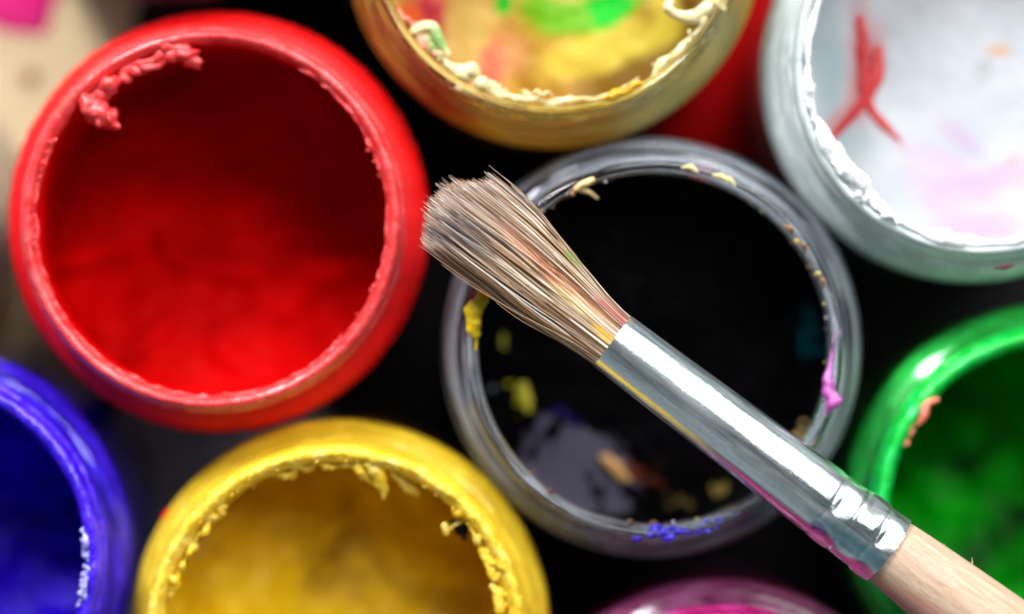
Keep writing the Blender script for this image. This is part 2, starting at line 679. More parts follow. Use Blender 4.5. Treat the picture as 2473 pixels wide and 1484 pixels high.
# ------------------------------------------------------------------ red jar
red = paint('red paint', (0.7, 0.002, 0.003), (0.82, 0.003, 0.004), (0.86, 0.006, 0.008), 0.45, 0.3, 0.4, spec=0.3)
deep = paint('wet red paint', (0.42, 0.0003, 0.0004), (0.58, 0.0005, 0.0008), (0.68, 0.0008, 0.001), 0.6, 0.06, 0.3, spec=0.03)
redrim = paint('drying red paint with sheen', (0.74, 0.02, 0.022), (0.84, 0.05, 0.052), (0.87, 0.13, 0.13), 0.34, 0.6, 0.4, coat=0.5)  # pink tones: the rim's specular sheen and haze put into the colour
j = Jar(508, 531, 'jar coated inside and out with red paint, left of the brush tip', smeared)
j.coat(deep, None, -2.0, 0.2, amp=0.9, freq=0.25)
j.coat(redrim, -1.6, -4.4, 0.14, True, name='painted_rim', rag0=0.7, rag1=0.8, amp=0.6, freq=0.6)
j.coat(red, -0.6, -9.0, 0.06, True, name='paint_smear', rag1=2.5, amp=0.6)
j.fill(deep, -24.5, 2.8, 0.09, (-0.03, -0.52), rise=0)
for pts, rr in ((((128, 640), (200, 628), (290, 590)), (0.6, 1.5, 0.8)), (((690, 610), (770, 650), (860, 640)), (0.7, 1.6, 0.7)),
                (((380, 560), (450, 640), (600, 660), (650, 640)), (0.4, 1.3, 1.5, 0.5)), (((300, 870), (390, 800), (430, 700)), (0.6, 1.2, 0.4))):
    g = Geo()
    g.tube([j.loc(px, py, -23.9 - 0.52 * (531 - py) / PX) for px, py in pts], rr, 18, 8, 0.35, 0.3)
    g.build('paint_fold', deep.m, j.t)
g = Geo()
ridge(g, j, j.ang(470, 150), j.ang(210, 260), 15.9, -0.9, 0.5, 0.6, 3.5, 0.5)
ridge(g, j, j.ang(480, 155), j.ang(330, 130), 15.5, -0.7, 0.55, 0.6, 4, 0.4)
g.tube([j.loc(400, 112, -.5), j.loc(440, 128, -1), j.loc(470, 150, -1.2), j.loc(478, 162, -1.6)], [0.6, 0.8, 0.75, 0.35], amp=0.6)
crumbs(g, j, j.ang(360, 130), j.ang(220, 240), 26, 15.6, -1.0, (0.2, 0.55), 0.5)
g.build('dried_paint', redrim.m, j.t)
g = Geo()
g.tube([j.loc(205, 240, -.6), j.loc(222, 262, -1), j.loc(248, 280, -1.4), j.loc(272, 300, -2)], [0.7, 1.15, 1.2, 0.7], amp=0.6, freq=0.9)
for q, s in (((212, 252), .6), ((230, 272), .7), ((240, 290), .5), ((262, 285), .55), ((214, 270), .45), ((282, 305), .3), ((248, 262), .5)):
    g.lump(j.loc(*q, -0.6), s * 1.15, amp=0.6)
g.build('paint_clot', redrim.m, j.t)
g = Geo()
for a0, a1 in ((-70, 60), (150, 200), (205, 285)):
    ridge(g, j, a0, a1, 16.5, -0.7, 0.17, 0.7, 2.5, 0.2, 1.2)
crumbs(g, j, -60, 50, 16, 16.4, -0.8, (0.08, 0.24), 0.3)
crumbs(g, j, 150, 215, 26, 17.0, 0.2, (0.08, 0.22), 0.2)
g.build('paint_crust', redrim.m, j.t)

# ------------------------------------------------------------------ jar of mixed colours, top centre
j = Jar(1338, -174, 'clear jar of swirled yellow, green and red paint at the top centre', clear)
ochre = paint('ochre smear', (0.6, 0.34, 0.01), (0.78, 0.5, 0.03), (0.8, 0.62, 0.14), 0.35, 0.2, 0.3)
q = ochre.blob(*j.loc(1000, 150, -8)[:2], 5, 7, 20, 0.5, ochre.warp(0.3, 3))
ochre.set(Base_Color=ochre.mix(q, ochre.b.inputs['Base Color'].links[0].from_socket, (0.6, 0.04, 0.03)))
q = ochre.blob(*j.loc(1640, 160, -8)[:2], 5, 8, -30, 0.5, ochre.warp(0.3, 3))
ochre.set(Base_Color=ochre.mix(q, ochre.b.inputs['Base Color'].links[0].from_socket, (0.62, 0.66, 0.42)))
ochre.translucent(0.5)
j.coat(ochre, None, -5.0, 0.25, rag1=2.5, amp=0.5)
j.coat(film('golden smear', (0.82, 0.48, 0.01), (0.86, 0.68, 0.18), 0.0, 0.35, 1.5, 2.5, crisp=0.6), -1.4, -8.0, 0.04, True, name='smear_glow_film', sink=0.03)
m = Mat('swirled paints')
w = m.warp(0.16, 5.0)
col = m.ramp(m.noise(0.12, 4, 0.6, 1.0), [(0.3, (0.3, 0.13, 0.01)), (0.5, (0.5, 0.28, 0.03)), (0.7, (0.6, 0.38, 0.1))])
for (px, py, rx, ry, ro, so, cc) in (
        (1540, 190, 160, 90, 30, .5, (0.2, 0.1, 0.005)), (1640, 60, 60, 120, -10, .4, (0.17, 0.08, 0.002)),
        (1040, 70, 70, 110, 10, .4, (0.58, 0.05, 0.07)), (985, 40, 30, 60, 20, .4, (0.75, 0.12, 0.02)),
        (1140, 170, 120, 70, 30, .5, (0.66, 0.28, 0.12)), (1130, 90, 50, 90, -20, .5, (0.64, 0.42, 0.1)),
        (1190, 150, 26, 60, 10, .5, (0.75, 0.15, 0.07)), (1450, 120, 150, 55, 15, .35, (0.66, 0.5, 0.06)),
        (1600, 40, 45, 60, 0, .4, (0.66, 0.5, 0.05)), (1400, 15, 150, 60, 10, .25, (0.14, 0.42, 0.003)),
        (1470, 20, 50, 55, 30, .3, (0.0, 0.5, 0.012)), (1215, 10, 22, 42, -10, .4, (0.0, 0.45, 0.012)),
        (1320, -60, 140, 60, 0, .4, (0.6, 0.5, 0.1)), (1300, -230, 190, 130, 20, .4, (0.7, 0.3, 0.06))):
    x, y, _ = j.loc(px, py, -13)
    col = m.mix(m.blob(x, y, rx / PX * 1.05, ry / PX * 1.05, ro, so, w), col, cc)
m.set(Base_Color=col, Roughness=0.4, Specular_IOR_Level=0.25)
m.bump(m.noise(0.25, 4, 0.55, 1.0), 0.4, 1.0)
j.fill(m, -13, 0.7, 0.13)
cream = paint('cream crust', (0.72, 0.55, 0.2), (0.82, 0.72, 0.38), (0.86, 0.8, 0.6), 0.45, 0.9, 0.5)
q = cream.blob(*j.loc(1060, 100, -1)[:2], 1.0, 2.4, -20, 0.5)
cream.set(Base_Color=cream.mix(q, cream.b.inputs['Base Color'].links[0].from_socket, (0.36, 0.6, 0.2)))
pinkish = paint('salmon crust', (0.6, 0.16, 0.1), (0.72, 0.3, 0.18), (0.78, 0.5, 0.33), 0.45, 0.7, 0.5)
g = Geo()
aL, aR = j.ang(1010, 75), j.ang(1700, 90)
ridge(g, j, j.ang(1060, 130), j.ang(1230, 235), 15.9, -1.6, 0.55, 0.6, 4, 0.5)
ridge(g, j, j.ang(1230, 232), j.ang(1400, 250), 16.0, -1.6, 0.4, 0.6, 4, 0.4)
ridge(g, j, j.ang(1400, 250), j.ang(1560, 215), 16.1, -1.8, 0.2, 0.6, 5, 0.4)
crumbs(g, j, j.ang(1050, 120), j.ang(1330, 250), 22, 15.9, -1.6, (0.08, 0.36), 0.7)
g.tube([j.loc(1000, 75, -1.2), j.loc(1030, 64, -1), j.loc(1048, 72, -1), j.loc(1062, 105, -1.4), j.loc(1080, 130, -1.6)], [0.45, 0.6, 0.6, 0.5, 0.35], amp=0.2)
g.tube([j.loc(1020, 72, -1.3), j.loc(1035, 95, -1.5), j.loc(1050, 125, -1.7)], [0.4, 0.55, 0.4], amp=0.3)
g.tube([j.loc(1125, 165, -1.2), j.loc(1140, 168, -1), j.loc(1150, 185, -1.4)], [0.5, 0.7, 0.4], amp=0.3)
g.tube([j.loc(1090, 210, -1.2), j.loc(1120, 215, -1), j.loc(1150, 222, -1.4)], [0.3, 0.45, 0.3], amp=0.4)
g.build('cream_crust', cream.m, j.t)
g = Geo()
ridge(g, j, j.ang(960, 20), j.ang(1060, 150), 16.2, -1.9, 0.45, 0.5, 4, 0.5)
ridge(g, j, j.ang(1090, 160), j.ang(1200, 225), 15.6, -2.0, 0.3, 0.5, 4, 0.5)
crumbs(g, j, j.ang(960, 20), j.ang(1190, 215), 24, 16.0, -2.0, (0.15, 0.4), 0.5)
g.build('salmon_crust', pinkish.m, j.t)
g = Geo()
g.tube([j.loc(1620, 5, -1), j.loc(1612, 20, -1), j.loc(1640, 38, -1.2), j.loc(1680, 40, -1.2), j.loc(1710, 15, -1)], [0.35, 0.5, 0.55, 0.7, 0.6], amp=0.25)
g.tube([j.loc(1690, 30, -1), j.loc(1700, 60, -1.2), j.loc(1680, 85, -1.4)], [0.55, 0.45, 0.25], amp=0.3)
g.tube([j.loc(1720, -30, -1), j.loc(1730, 0, -1), j.loc(1745, 20, -0.6)], [0.6, 0.7, 0.4], amp=0.3)
ridge(g, j, j.ang(1690, 80), j.ang(1590, 195), 16.2, -1.6, 0.3, 0.6, 4, 0.4)
crumbs(g, j, j.ang(1590, 195), j.ang(1690, 80), 14, 16.2, -1.6, (0.1, 0.3), 0.5)
g.build('paint_drip', cream.m, j.t)
gold = paint('amber paint', (0.6, 0.26, 0.002), (0.75, 0.4, 0.006), (0.8, 0.5, 0.02), 0.35, 0.8, 0.6)
g = Geo()
ridge(g, j, j.ang(1470, 295), j.ang(1580, 250), 17.2, -0.1, 0.35, 0.5, 2.5, 0.25)
ridge(g, j, j.ang(1480, 280), j.ang(1570, 245), 16.8, -0.3, 0.25, 0.5, 2.5, 0.2)
g.build('amber_smear', gold.m, j.t)

# ------------------------------------------------------------------ white jar, top right
j = Jar(2375, 160, 'clear jar of white paint with a red streak and pink swirls at the top right', clear)
milk = paint('white film', (0.68, 0.74, 0.75), (0.76, 0.8, 0.82), (0.8, 0.82, 0.84), 0.35, 0.2, 0.3)
milk.translucent(0.5)
j.coat(milk, None, -2.2, 0.3, rag1=1.6, amp=0.5)
j.coat(film('milky painted glow', (0.7, 0.85, 0.82), (0.9, 0.92, 0.92), 0.55, 0.96), -0.4, -10, 0.04, True, name='smear_glow_film', sink=0.03)  # light scattered in the milky glass, put into a pale film colour
m = Mat('white paint')
w = m.warp(0.12, 4.0)
col = m.ramp(m.noise(0.1, 3, 0.5, 0.8), [(0.3, (0.46, 0.48, 0.53)), (0.55, (0.55, 0.56, 0.6)), (0.75, (0.6, 0.61, 0.64))])
for (px, py, rx, ry, ro, so, cc) in (
        (2010, 170, 40, 130, 10, .5, (0.3, 0.4, 0.43)), (2070, 320, 60, 60, 0, .5, (0.36, 0.44, 0.47)),
        (2310, 420, 110, 26, -35, .5, (0.54, 0.4, 0.56)), (2260, 480, 90, 34, -50, .5, (0.54, 0.41, 0.56)),
        (2400, 450, 120, 30, 10, .5, (0.53, 0.38, 0.55)), (2360, 565, 90, 32, 5, .45, (0.52, 0.36, 0.54)),
        (2330, 330, 60, 22, -40, .5, (0.5, 0.38, 0.5)), (2420, 120, 22, 16, 0, .5, (0.62, 0.38, 0.22)),
        (2390, 170, 24, 14, 60, .5, (0.4, 0.42, 0.42)), (2083, 140, 26, 100, 3, .7, (0.55, 0.2, 0.2)), (2108, 175, 24, 70, -12, .7, (0.5, 0.12, 0.14)),
        (2050, 285, 20, 62, -40, .7, (0.55, 0.2, 0.2)), (2132, 290, 14, 60, 38, .7, (0.55, 0.28, 0.28)), (2460, 400, 20, 14, 0, .5, (0.75, 0.4, 0.42))):
    x, y, _ = j.loc(px, py, -8)
    col = m.mix(m.math('MULTIPLY', m.blob(x, y, rx / PX * 1.15, ry / PX * 1.3, ro, min(so * 1.5, .8), w), 0.8), col, cc)
m.set(Base_Color=col, Roughness=0.3, Specular_IOR_Level=0.3)
m.bump(m.noise(0.12, 2, 0.5, 1.2), 0.15, 0.8)
j.fill(m, -8.5, 0.16, 0.1)
streak = paint('red streak', (0.45, 0.004, 0.01), (0.58, 0.015, 0.018), (0.6, 0.08, 0.06), 0.4, 0.4, 0.3)
g = Geo()
zz = -8.35
g.tube([j.loc(2077, 46, zz), j.loc(2084, 100, zz), j.loc(2086, 160, zz), j.loc(2092, 232, zz)], [0.45, 0.7, 0.45, 0.5], amp=0.4, freq=0.5, flat=0.12)
g.tube([j.loc(2122, 118, zz), j.loc(2113, 183, zz), j.loc(2088, 240, zz), j.loc(2050, 288, zz), j.loc(2014, 328, zz)], [0.35, 0.7, 0.6, 0.42, 0.3], amp=0.4, freq=0.5, flat=0.12)
g.tube([j.loc(2094, 240, zz), j.loc(2115, 275, zz), j.loc(2140, 305, zz), j.loc(2172, 334, zz)], [0.5, 0.36, 0.32, 0.18], amp=0.4, freq=0.5, flat=0.12)
g.build('paint_streak', streak.m, j.t)
white = paint('white crust', (0.74, 0.76, 0.79), (0.83, 0.84, 0.85), (0.86, 0.86, 0.86), 0.5, 0.8, 0.6)
g = Geo()
ridge(g, j, 150, 182, 16.4, -0.4, 0.6, 0.5, 9, 0.3, 0.6)
ridge(g, j, 180, 199, 16.5, -0.3, 0.5, 0.6, 6, 0.3, 0.9)
ridge(g, j, 198, 236, 16.2, -0.3, 0.85, 0.6, 9, 0.35, 0.6)
ridge(g, j, 208, 230, 15.5, -0.5, 0.85, 0.7, 7, 0.3, 0.7)
ridge(g, j, 234, 305, 16.4, -0.4, 0.5, 0.6, 9, 0.25, 0.7)
crumbs(g, j, 196, 238, 24, 16.6, 0.0, (0.18, 0.5), 0.3)
g.build('white_crust', white.m, j.t)
dk = paint('dark maroon paint', (0.05, 0.005, 0.008), (0.09, 0.01, 0.015), None, 0.4)
g = Geo()
g.tube([j.loc(2405, 648, -0.4), j.loc(2430, 645, -0.4), j.loc(2446, 640, -0.3)], [0.16, 0.24, 0.15], amp=0.4)
g.build('maroon_smear', dk.m, j.t)

# ------------------------------------------------------------------ black jar under the brush
j = Jar(1582, 843, 'clear glass jar with a black inside, under the brush in the middle', clear)
blk = Mat('black paint film')
w = blk.warp(0.7, 4.2)
col = blk.ramp(blk.noise(0.2, 4), [(0.4, (0.0008, 0.0006, 0.001)), (0.75, (0.003, 0.002, 0.003))])
for (px, py, rx, ry, ro, so, cc) in ((1400, 1140, 150, 100, -25, .25, (0.11, 0.1, 0.15)), (1330, 1060, 40, 60, 20, .4, (0.09, 0.08, 0.13)),  # grey-lilac patches: broken reflections and smeared residue put into the colour
                                     (1260, 960, 16, 34, 15, .4, (0.55, 0.5, 0.02)), (1215, 815, 12, 16, 0, .5, (0.3, 0.28, 0.03)),
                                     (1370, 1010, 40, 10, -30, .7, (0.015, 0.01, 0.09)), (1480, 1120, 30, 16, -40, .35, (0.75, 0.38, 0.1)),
                                     (1550, 1145, 40, 16, -30, .7, (0.14, 0.03, 0.015)), (1640, 1215, 34, 12, 0, .6, (0.12, 0.08, 0.025)),
                                     (1740, 1180, 20, 12, 30, .6, (0.18, 0.13, 0.035)), (1530, 1220, 22, 50, 10, .4, (0.003, 0.003, 0.004)),
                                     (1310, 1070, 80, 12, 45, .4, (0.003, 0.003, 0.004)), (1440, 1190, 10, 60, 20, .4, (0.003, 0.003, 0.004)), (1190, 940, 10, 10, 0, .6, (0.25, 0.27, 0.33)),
                                     (1950, 800, 30, 60, 0, .4, (0.0, 0.05, 0.07)), (1930, 1050, 14, 14, 0, .5, (0.6, 0.4, 0.15))):
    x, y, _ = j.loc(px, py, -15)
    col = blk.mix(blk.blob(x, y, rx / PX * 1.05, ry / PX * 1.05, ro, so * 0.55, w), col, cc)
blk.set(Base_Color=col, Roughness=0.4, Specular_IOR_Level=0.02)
blk.bump(blk.noise(0.4, 5, 0.6, 0.8), 0.6, 1.0)
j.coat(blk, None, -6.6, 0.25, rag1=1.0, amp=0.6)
j.coat(film('grey smear and painted glow', (0.34, 0.44, 0.64), (0.88, 0.9, 0.92), 0.0, 0.26, 0.6, 1.35, crisp=0.34), -1.3, -8.5, 0.04, True, name='smear_glow_film', sink=0.03)  # light carried by the glass, painted in as pale streaks among dirty smears
pool_m = paint('black paint', (0.001, 0.001, 0.001), (0.003, 0.002, 0.003), None, 0.5, spec=0.1)
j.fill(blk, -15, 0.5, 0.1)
fl = paint('orange flake', (0.7, 0.28, 0.05), (0.8, 0.45, 0.14), (0.82, 0.6, 0.32), 0.35, 0.7)
g = Geo()
g.tube([j.loc(1452, 1104, -14.6), j.loc(1475, 1125, -14.4), j.loc(1500, 1148, -14.4), j.loc(1518, 1158, -14.6)], [0.3, 0.6, 0.7, 0.3], amp=0.4, flat=0.5)
g.build('paint_flake', fl.m, j.t)
g = Geo()
g.tube([j.loc(1262, 930, -13.5), j.loc(1268, 960, -13.5), j.loc(1274, 990, -13.5)], [0.35, 0.65, 0.35], amp=0.5, flat=0.6)
g.build('paint_flake', paint('dull yellow flake', (0.45, 0.4, 0.01), (0.6, 0.54, 0.04), None, 0.4, 0.7).m, j.t)
yel = paint('yellow blob', (0.62, 0.4, 0.002), (0.8, 0.55, 0.006), (0.85, 0.62, 0.02), 0.4, 0.8, 0.5)
g = Geo()
g.tube([j.loc(1172, 700, 0.5), j.loc(1160, 725, 0.55), j.loc(1144, 750, 0.5), j.loc(1141, 785, 0.4), j.loc(1148, 808, 0.2)], [0.5, 0.7, 0.8, 0.75, 0.45], amp=0.5, flat=0.7)
g.tube([j.loc(1148, 805, 0), j.loc(1150, 825, -0.1), j.loc(1149, 845, -0.2)], [0.28, 0.14, 0.1], amp=0.3)
g.build('yellow_clot', yel.m, j.t)
g = Geo()
g.tube([j.loc(1390, 458, 0), j.loc(1410, 445, 0.2), j.loc(1430, 434, 0.2)], [0.3, 0.36, 0.28], amp=0.4)
g.tube([j.loc(1405, 460, -.6), j.loc(1425, 466, -1.0), j.loc(1442, 478, -1.5)], [0.3, 0.2, 0.15], amp=0.5)
g.build('orange_clot', paint('orange cream paint', (0.7, 0.4, 0.12), (0.8, 0.58, 0.25), (0.8, 0.7, 0.6), 0.4, 0.9).m, j.t)
pur = paint('orchid paint', (0.3, 0.04, 0.26), (0.45, 0.1, 0.4), (0.6, 0.28, 0.5), 0.35, 0.8)
g = Geo()
g.tube([j.loc(2022, 800, -1), j.loc(2012, 860, -.8), j.loc(1998, 925, -.4), j.loc(2010, 965, 0), j.loc(1998, 1000, -.2)], [0.15, 0.3, 0.45, 0.7, 0.25], amp=0.6)
g.lump(j.loc(2015, 975, 0.1), 0.5); g.lump(j.loc(1995, 945, -.4), 0.4)
g.build('orchid_clot', pur.m, j.t)
blu = paint('ultramarine specks', (0.01, 0.004, 0.3), (0.03, 0.01, 0.5), None, 0.35)
g = Geo()
for _ in range(46):
    px = random.gauss(1605, 26) if random.random() < .75 else random.gauss(1720, 50)
    aa = j.ang(px, 1300)
    g.lump(j.pol(aa, random.gauss(17.9, 0.3), random.uniform(-0.5, 0.0)), random.uniform(0.1, 0.34), (1.3, 1, .5), 0.4, res=6)
g.build('blue_specks', blu.m, j.t)
g = Geo()
for px, py in ((1748, 415), (1765, 424), (1668, 402)):
    a = j.ang(px, py)
    g.tube([j.pol(a - 2.5, 17.6, 0.0), j.pol(a, 17.9, 0.02), j.pol(a + 2.5, 17.7, 0.0)], [0.12, 0.3, 0.12], amp=0.5, flat=0.5)
g.build('yellow_stain', paint('pale yellow stain', (0.6, 0.5, 0.14), (0.7, 0.62, 0.3), None, 0.4, 0.9).m, j.t)
g = Geo()
for px, py in ((1905, 555), (1935, 598), (1962, 690)):
    a = j.ang(px, py)
    g.tube([j.pol(a - 2.2, 17.3, -0.4), j.pol(a, 17.5, -0.1), j.pol(a + 2.2, 17.3, -0.4)], [0.1, 0.26, 0.1], amp=0.6, flat=0.6)
g.build('brown_stain', paint('brown stain', (0.1, 0.045, 0.02), (0.22, 0.11, 0.04), None, 0.4, 0.9).m, j.t)
bits = [((0.5, 0.4, 0.12), 16), ((0.4, 0.2, 0.08), 12), ((0.4, 0.38, 0.37), 14), ((0.12, 0.05, 0.03), 34)]
for cc, n in bits:
    g = Geo()
    for _ in range(n):
        aa = random.choice((random.uniform(20, 75), random.uniform(225, 320), random.uniform(100, 150), random.uniform(-50, 20)))
        g.lump(j.pol(aa, random.gauss(16.7, 0.25), random.uniform(-2.4, -0.1)), random.choice((0.06, 0.09, 0.13, 0.24)) * random.uniform(.7, 1.3), (1, 1, 1.2), 0.45, res=6)
    g.build('paint_specks', paint('speck paint', cc, tuple(x * .8 for x in cc), None, 0.45).m, j.t)

# ------------------------------------------------------------------ yellow jar, bottom
yc = paint('yellow paint', (0.8, 0.46, 0.001), (0.88, 0.58, 0.003), (0.9, 0.66, 0.006), 0.42, 0.25, 0.4)
yr = paint('drying yellow paint', (0.78, 0.46, 0.008), (0.88, 0.6, 0.04), (0.9, 0.72, 0.22), 0.42, 0.7, 0.5)
j = Jar(810, 1541, 'jar thickly crusted with yellow paint at the bottom, left of the middle', smeared)
yc.translucent(0.35)
j.coat(yc, None, -2.0, 0.45, amp=0.9, freq=0.3)
j.coat(yr, -2.2, -1.3, 0.24, True, name='painted_rim', rag0=1.6, rag1=0.8, amp=1.0, freq=0.8)
j.coat(film('yellow smear', (0.9, 0.55, 0.003), (0.92, 0.68, 0.06), 0.55, 0.97, 2.0, 1.0, 0.16), -0.1, -7.5, 0.05, True, name='smear_glow_film', sink=0.03)
yp = paint('ochre yellow paint', (0.36, 0.18, 0.002), (0.88, 0.56, 0.004), (0.94, 0.68, 0.008), 0.5, 0.09, 0.3, spec=0.2)
j.fill(yp, -15.5, 1.6, 0.1, (0, -0.3), rise=0)
g = Geo()
for a0, a1, r, z, rad in ((10, 50, 16.1, -1.0, .3), (78, 112, 16.0, -1.4, .34), (130, 168, 16.0, -1.0, .34)):
    ridge(g, j, a0, a1, r, z, rad, 0.9, 2.2, 0.5, 1.3)
crumbs(g, j, 8, 60, 16, 16.3, -1.0, (0.05, 0.2), 0.6, amp=0.55)
crumbs(g, j, 60, 168, 12, 16.35, -1.0, (0.05, 0.15), 0.6, amp=0.55)
crumbs(g, j, 30, 150, 16, 17.2, 0.2, (0.05, 0.12), 0.3)
g.build('paint_crust', yr.m, j.t)
g = Geo()
g.tube([j.loc(890, 1120, -1), j.loc(915, 1150, -1.4), j.loc(925, 1180, -1.8), j.loc(926, 1204, -2.0)], [0.7, 0.75, 0.5, 0.14], amp=0.35)
g.tube([j.loc(862, 1128, -1), j.loc(880, 1150, -1.6), j.loc(905, 1160, -2)], [0.5, 0.6, 0.4], amp=0.5)
g.tube([j.loc(950, 1140, -1.4), j.loc(985, 1175, -2.4), j.loc(1010, 1195, -3.0)], [0.5, 0.5, 0.3], amp=0.5)
g.tube([j.loc(1075, 1270, -1.4), j.loc(1078, 1288, -1.6)], [0.32, 0.28], amp=0.3)
g.tube([j.loc(1078, 1285, -1.6), j.loc(1100, 1268, -1.8), j.loc(1150, 1245, -1.6)], [0.14, 0.12, 0.3], amp=0.3)
g.tube([j.loc(1165, 1330, -1), j.loc(1180, 1365, -.8), j.loc(1195, 1400, -.8)], [0.4, 0.5, 0.4], amp=0.5)
g.tube([j.loc(1190, 1418, -1), j.loc(1205, 1440, -1), j.loc(1208, 1475, -1)], [0.35, 0.55, 0.45], amp=0.5)
g.build('paint_drip', yr.m, j.t)
g = Geo()
g.tube([j.loc(1095, 1262, -2.4), j.loc(1112, 1275, -2.2), j.loc(1122, 1298, -2.0)], [0.35, 0.75, 0.4], amp=0.5, flat=0.5)
g.build('black_clot', pool_m.m, j.t)
g = Geo()
g.tube([j.loc(390, 1262, -7.2), j.loc(397, 1246, -7.0), j.loc(404, 1232, -6.8)], [0.12, 0.28, 0.12], flat=0.5)
g.build('red_smear', red.m, j.t)
g = Geo()
g.tube([j.loc(1000, 1155, -2.6), j.loc(1035, 1180, -3.2)], [0.25, 0.25], amp=0.5)
g.build('maroon_smear', dk.m, j.t)

# ------------------------------------------------------------------ blue jar, lower left
bc = paint('ultramarine paint', (0.012, 0.001, 0.45), (0.035, 0.002, 0.8), (0.07, 0.004, 0.92), 0.35, 0.22, 0.4)
br = paint('ultramarine rim', (0.02, 0.002, 0.5), (0.05, 0.005, 0.75), (0.1, 0.03, 0.85), 0.35, 0.4, 0.4, coat=0.4)
j = Jar(-222, 1352, 'jar of ultramarine blue paint in the lower left corner', smeared)
bc.translucent(0.35)
j.coat(bc, None, -2.4, 0.4, amp=0.9, freq=0.25)
j.coat(br, -2.2, -2.6, 0.22, True, name='painted_rim', rag0=1.2, rag1=1.4, amp=0.7, freq=0.5)
bd = paint('dark ultramarine paint', (0.003, 0.0006, 0.12), (0.03, 0.002, 0.6), (0.06, 0.003, 0.9), 0.45, 0.1, 0.4, spec=0.2)
j.fill(bd, -22, 2.2, 0.12, (0.1, -0.45), rise=0)
j.coat(film('blue smear', (0.04, 0.003, 0.85), (0.07, 0.03, 0.85), 0.1, 0.75, coat=0.25), -0.3, -7.0, 0.04, True, name='smear_glow_film', sink=0.03)
g = Geo()
ridge(g, j, -12, -2, 16.6, -0.2, 0.2, 0.7, 2.2, 0.4)
ridge(g, j, 1, 9, 16.6, -0.2, 0.18, 0.7, 2.0, 0.4)
crumbs(g, j, -16, 10, 26, 16.7, -0.1, (0.12, 0.35), 0.3)
g.build('white_crust', paint('lilac white crust', (0.25, 0.22, 0.7), (0.42, 0.42, 0.8), (0.66, 0.67, 0.84), 0.45, 0.8).m, j.t)

# ------------------------------------------------------------------ green jar, right
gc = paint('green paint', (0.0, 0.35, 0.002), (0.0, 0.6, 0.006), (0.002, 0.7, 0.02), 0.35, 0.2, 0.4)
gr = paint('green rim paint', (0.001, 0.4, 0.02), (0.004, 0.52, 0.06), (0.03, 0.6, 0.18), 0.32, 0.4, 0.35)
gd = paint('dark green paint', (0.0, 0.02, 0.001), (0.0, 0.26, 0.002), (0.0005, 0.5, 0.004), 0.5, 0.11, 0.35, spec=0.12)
j = Jar(2568, 1248, 'jar of bright green paint at the right edge, beyond the brush handle', smeared, drop=4.0)
gc.translucent(0.4)
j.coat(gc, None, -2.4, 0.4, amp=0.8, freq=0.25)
j.coat(gr, -2.2, -3.4, 0.25, True, name='painted_rim', rag0=1.2, rag1=1.4, amp=0.6, freq=0.5)
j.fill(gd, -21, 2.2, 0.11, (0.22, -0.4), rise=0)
j.coat(film('green smear', (0.0, 0.62, 0.004), (0.08, 0.75, 0.2), 0.35, 0.9, coat=0.25), -0.3, -7.0, 0.04, True, name='smear_glow_film', sink=0.03)
g = Geo()
ridge(g, j, j.ang(2175, 1000), j.ang(2225, 930), 16.8, 0.15, 0.42, 0.3, 3, 0.15)
crumbs(g, j, j.ang(2150, 1060), j.ang(2175, 1000), 9, 16.9, 0.0, (0.1, 0.25), 0.3)
g.build('coral_smear', paint('coral paint', (0.7, 0.12, 0.06), (0.78, 0.2, 0.12), (0.8, 0.4, 0.3), 0.4, 0.8).m, j.t)

# ------------------------------------------------------------------ magenta jar at the bottom edge
mc = paint('magenta paint', (0.16, 0.003, 0.04), (0.32, 0.008, 0.12), (0.42, 0.03, 0.22), 0.3, 0.2, 0.3)
j = Jar(1752, 1938, 'jar of magenta paint at the bottom edge, below the black jar', smeared)
j.coat(mc, None, -2.4, 0.4, amp=0.7)
j.coat(mc, -2.2, -3.6, 0.2, True, name='painted_rim', rag0=1.2, rag1=1.4, amp=0.6)
j.fill(mc, -16, 1.0, 0.12)
j.coat(film('plum smear', (0.36, 0.02, 0.17), (0.4, 0.16, 0.3), 0.05, 0.6, coat=0.3), -0.3, -8.0, 0.04, True, name='smear_glow_film', sink=0.03)

# ------------------------------------------------------------------ jars mostly outside the frame
nc = paint('navy paint', (0.006, 0.003, 0.03), (0.02, 0.005, 0.06), (0.09, 0.01, 0.05), 0.35, 0.2, 0.3)
j = Jar(390, -530, 'jar of dark navy and plum paint cut off by the top edge', smeared)
j.coat(nc, None, -2.4, 0.4, amp=0.7)
j.fill(nc, -16, 1.0, 0.12)
lc = paint('lilac paint', (0.42, 0.36, 0.55), (0.6, 0.55, 0.7), (0.7, 0.66, 0.76), 0.4, 0.2, 0.3)
j = Jar(-592, 495, 'jar of pale lilac paint, only a sliver at the left edge', smeared)
j.coat(lc, None, -2.4, 0.4, amp=0.7)
j.fill(lc, -16, 1.0, 0.12)

# ------------------------------------------------------------------ the brush
bx, by = at(1477, 823, -3.6)
AX = math.atan2(-499, 658)
brush = thing('paint_brush', 'round brush with stained tan bristles, silver ferrule and bare wood handle across the jars',
              'paint brush', (bx, by, RIM), AX)
BZ = 3.95      # height of the brush axis above the rims

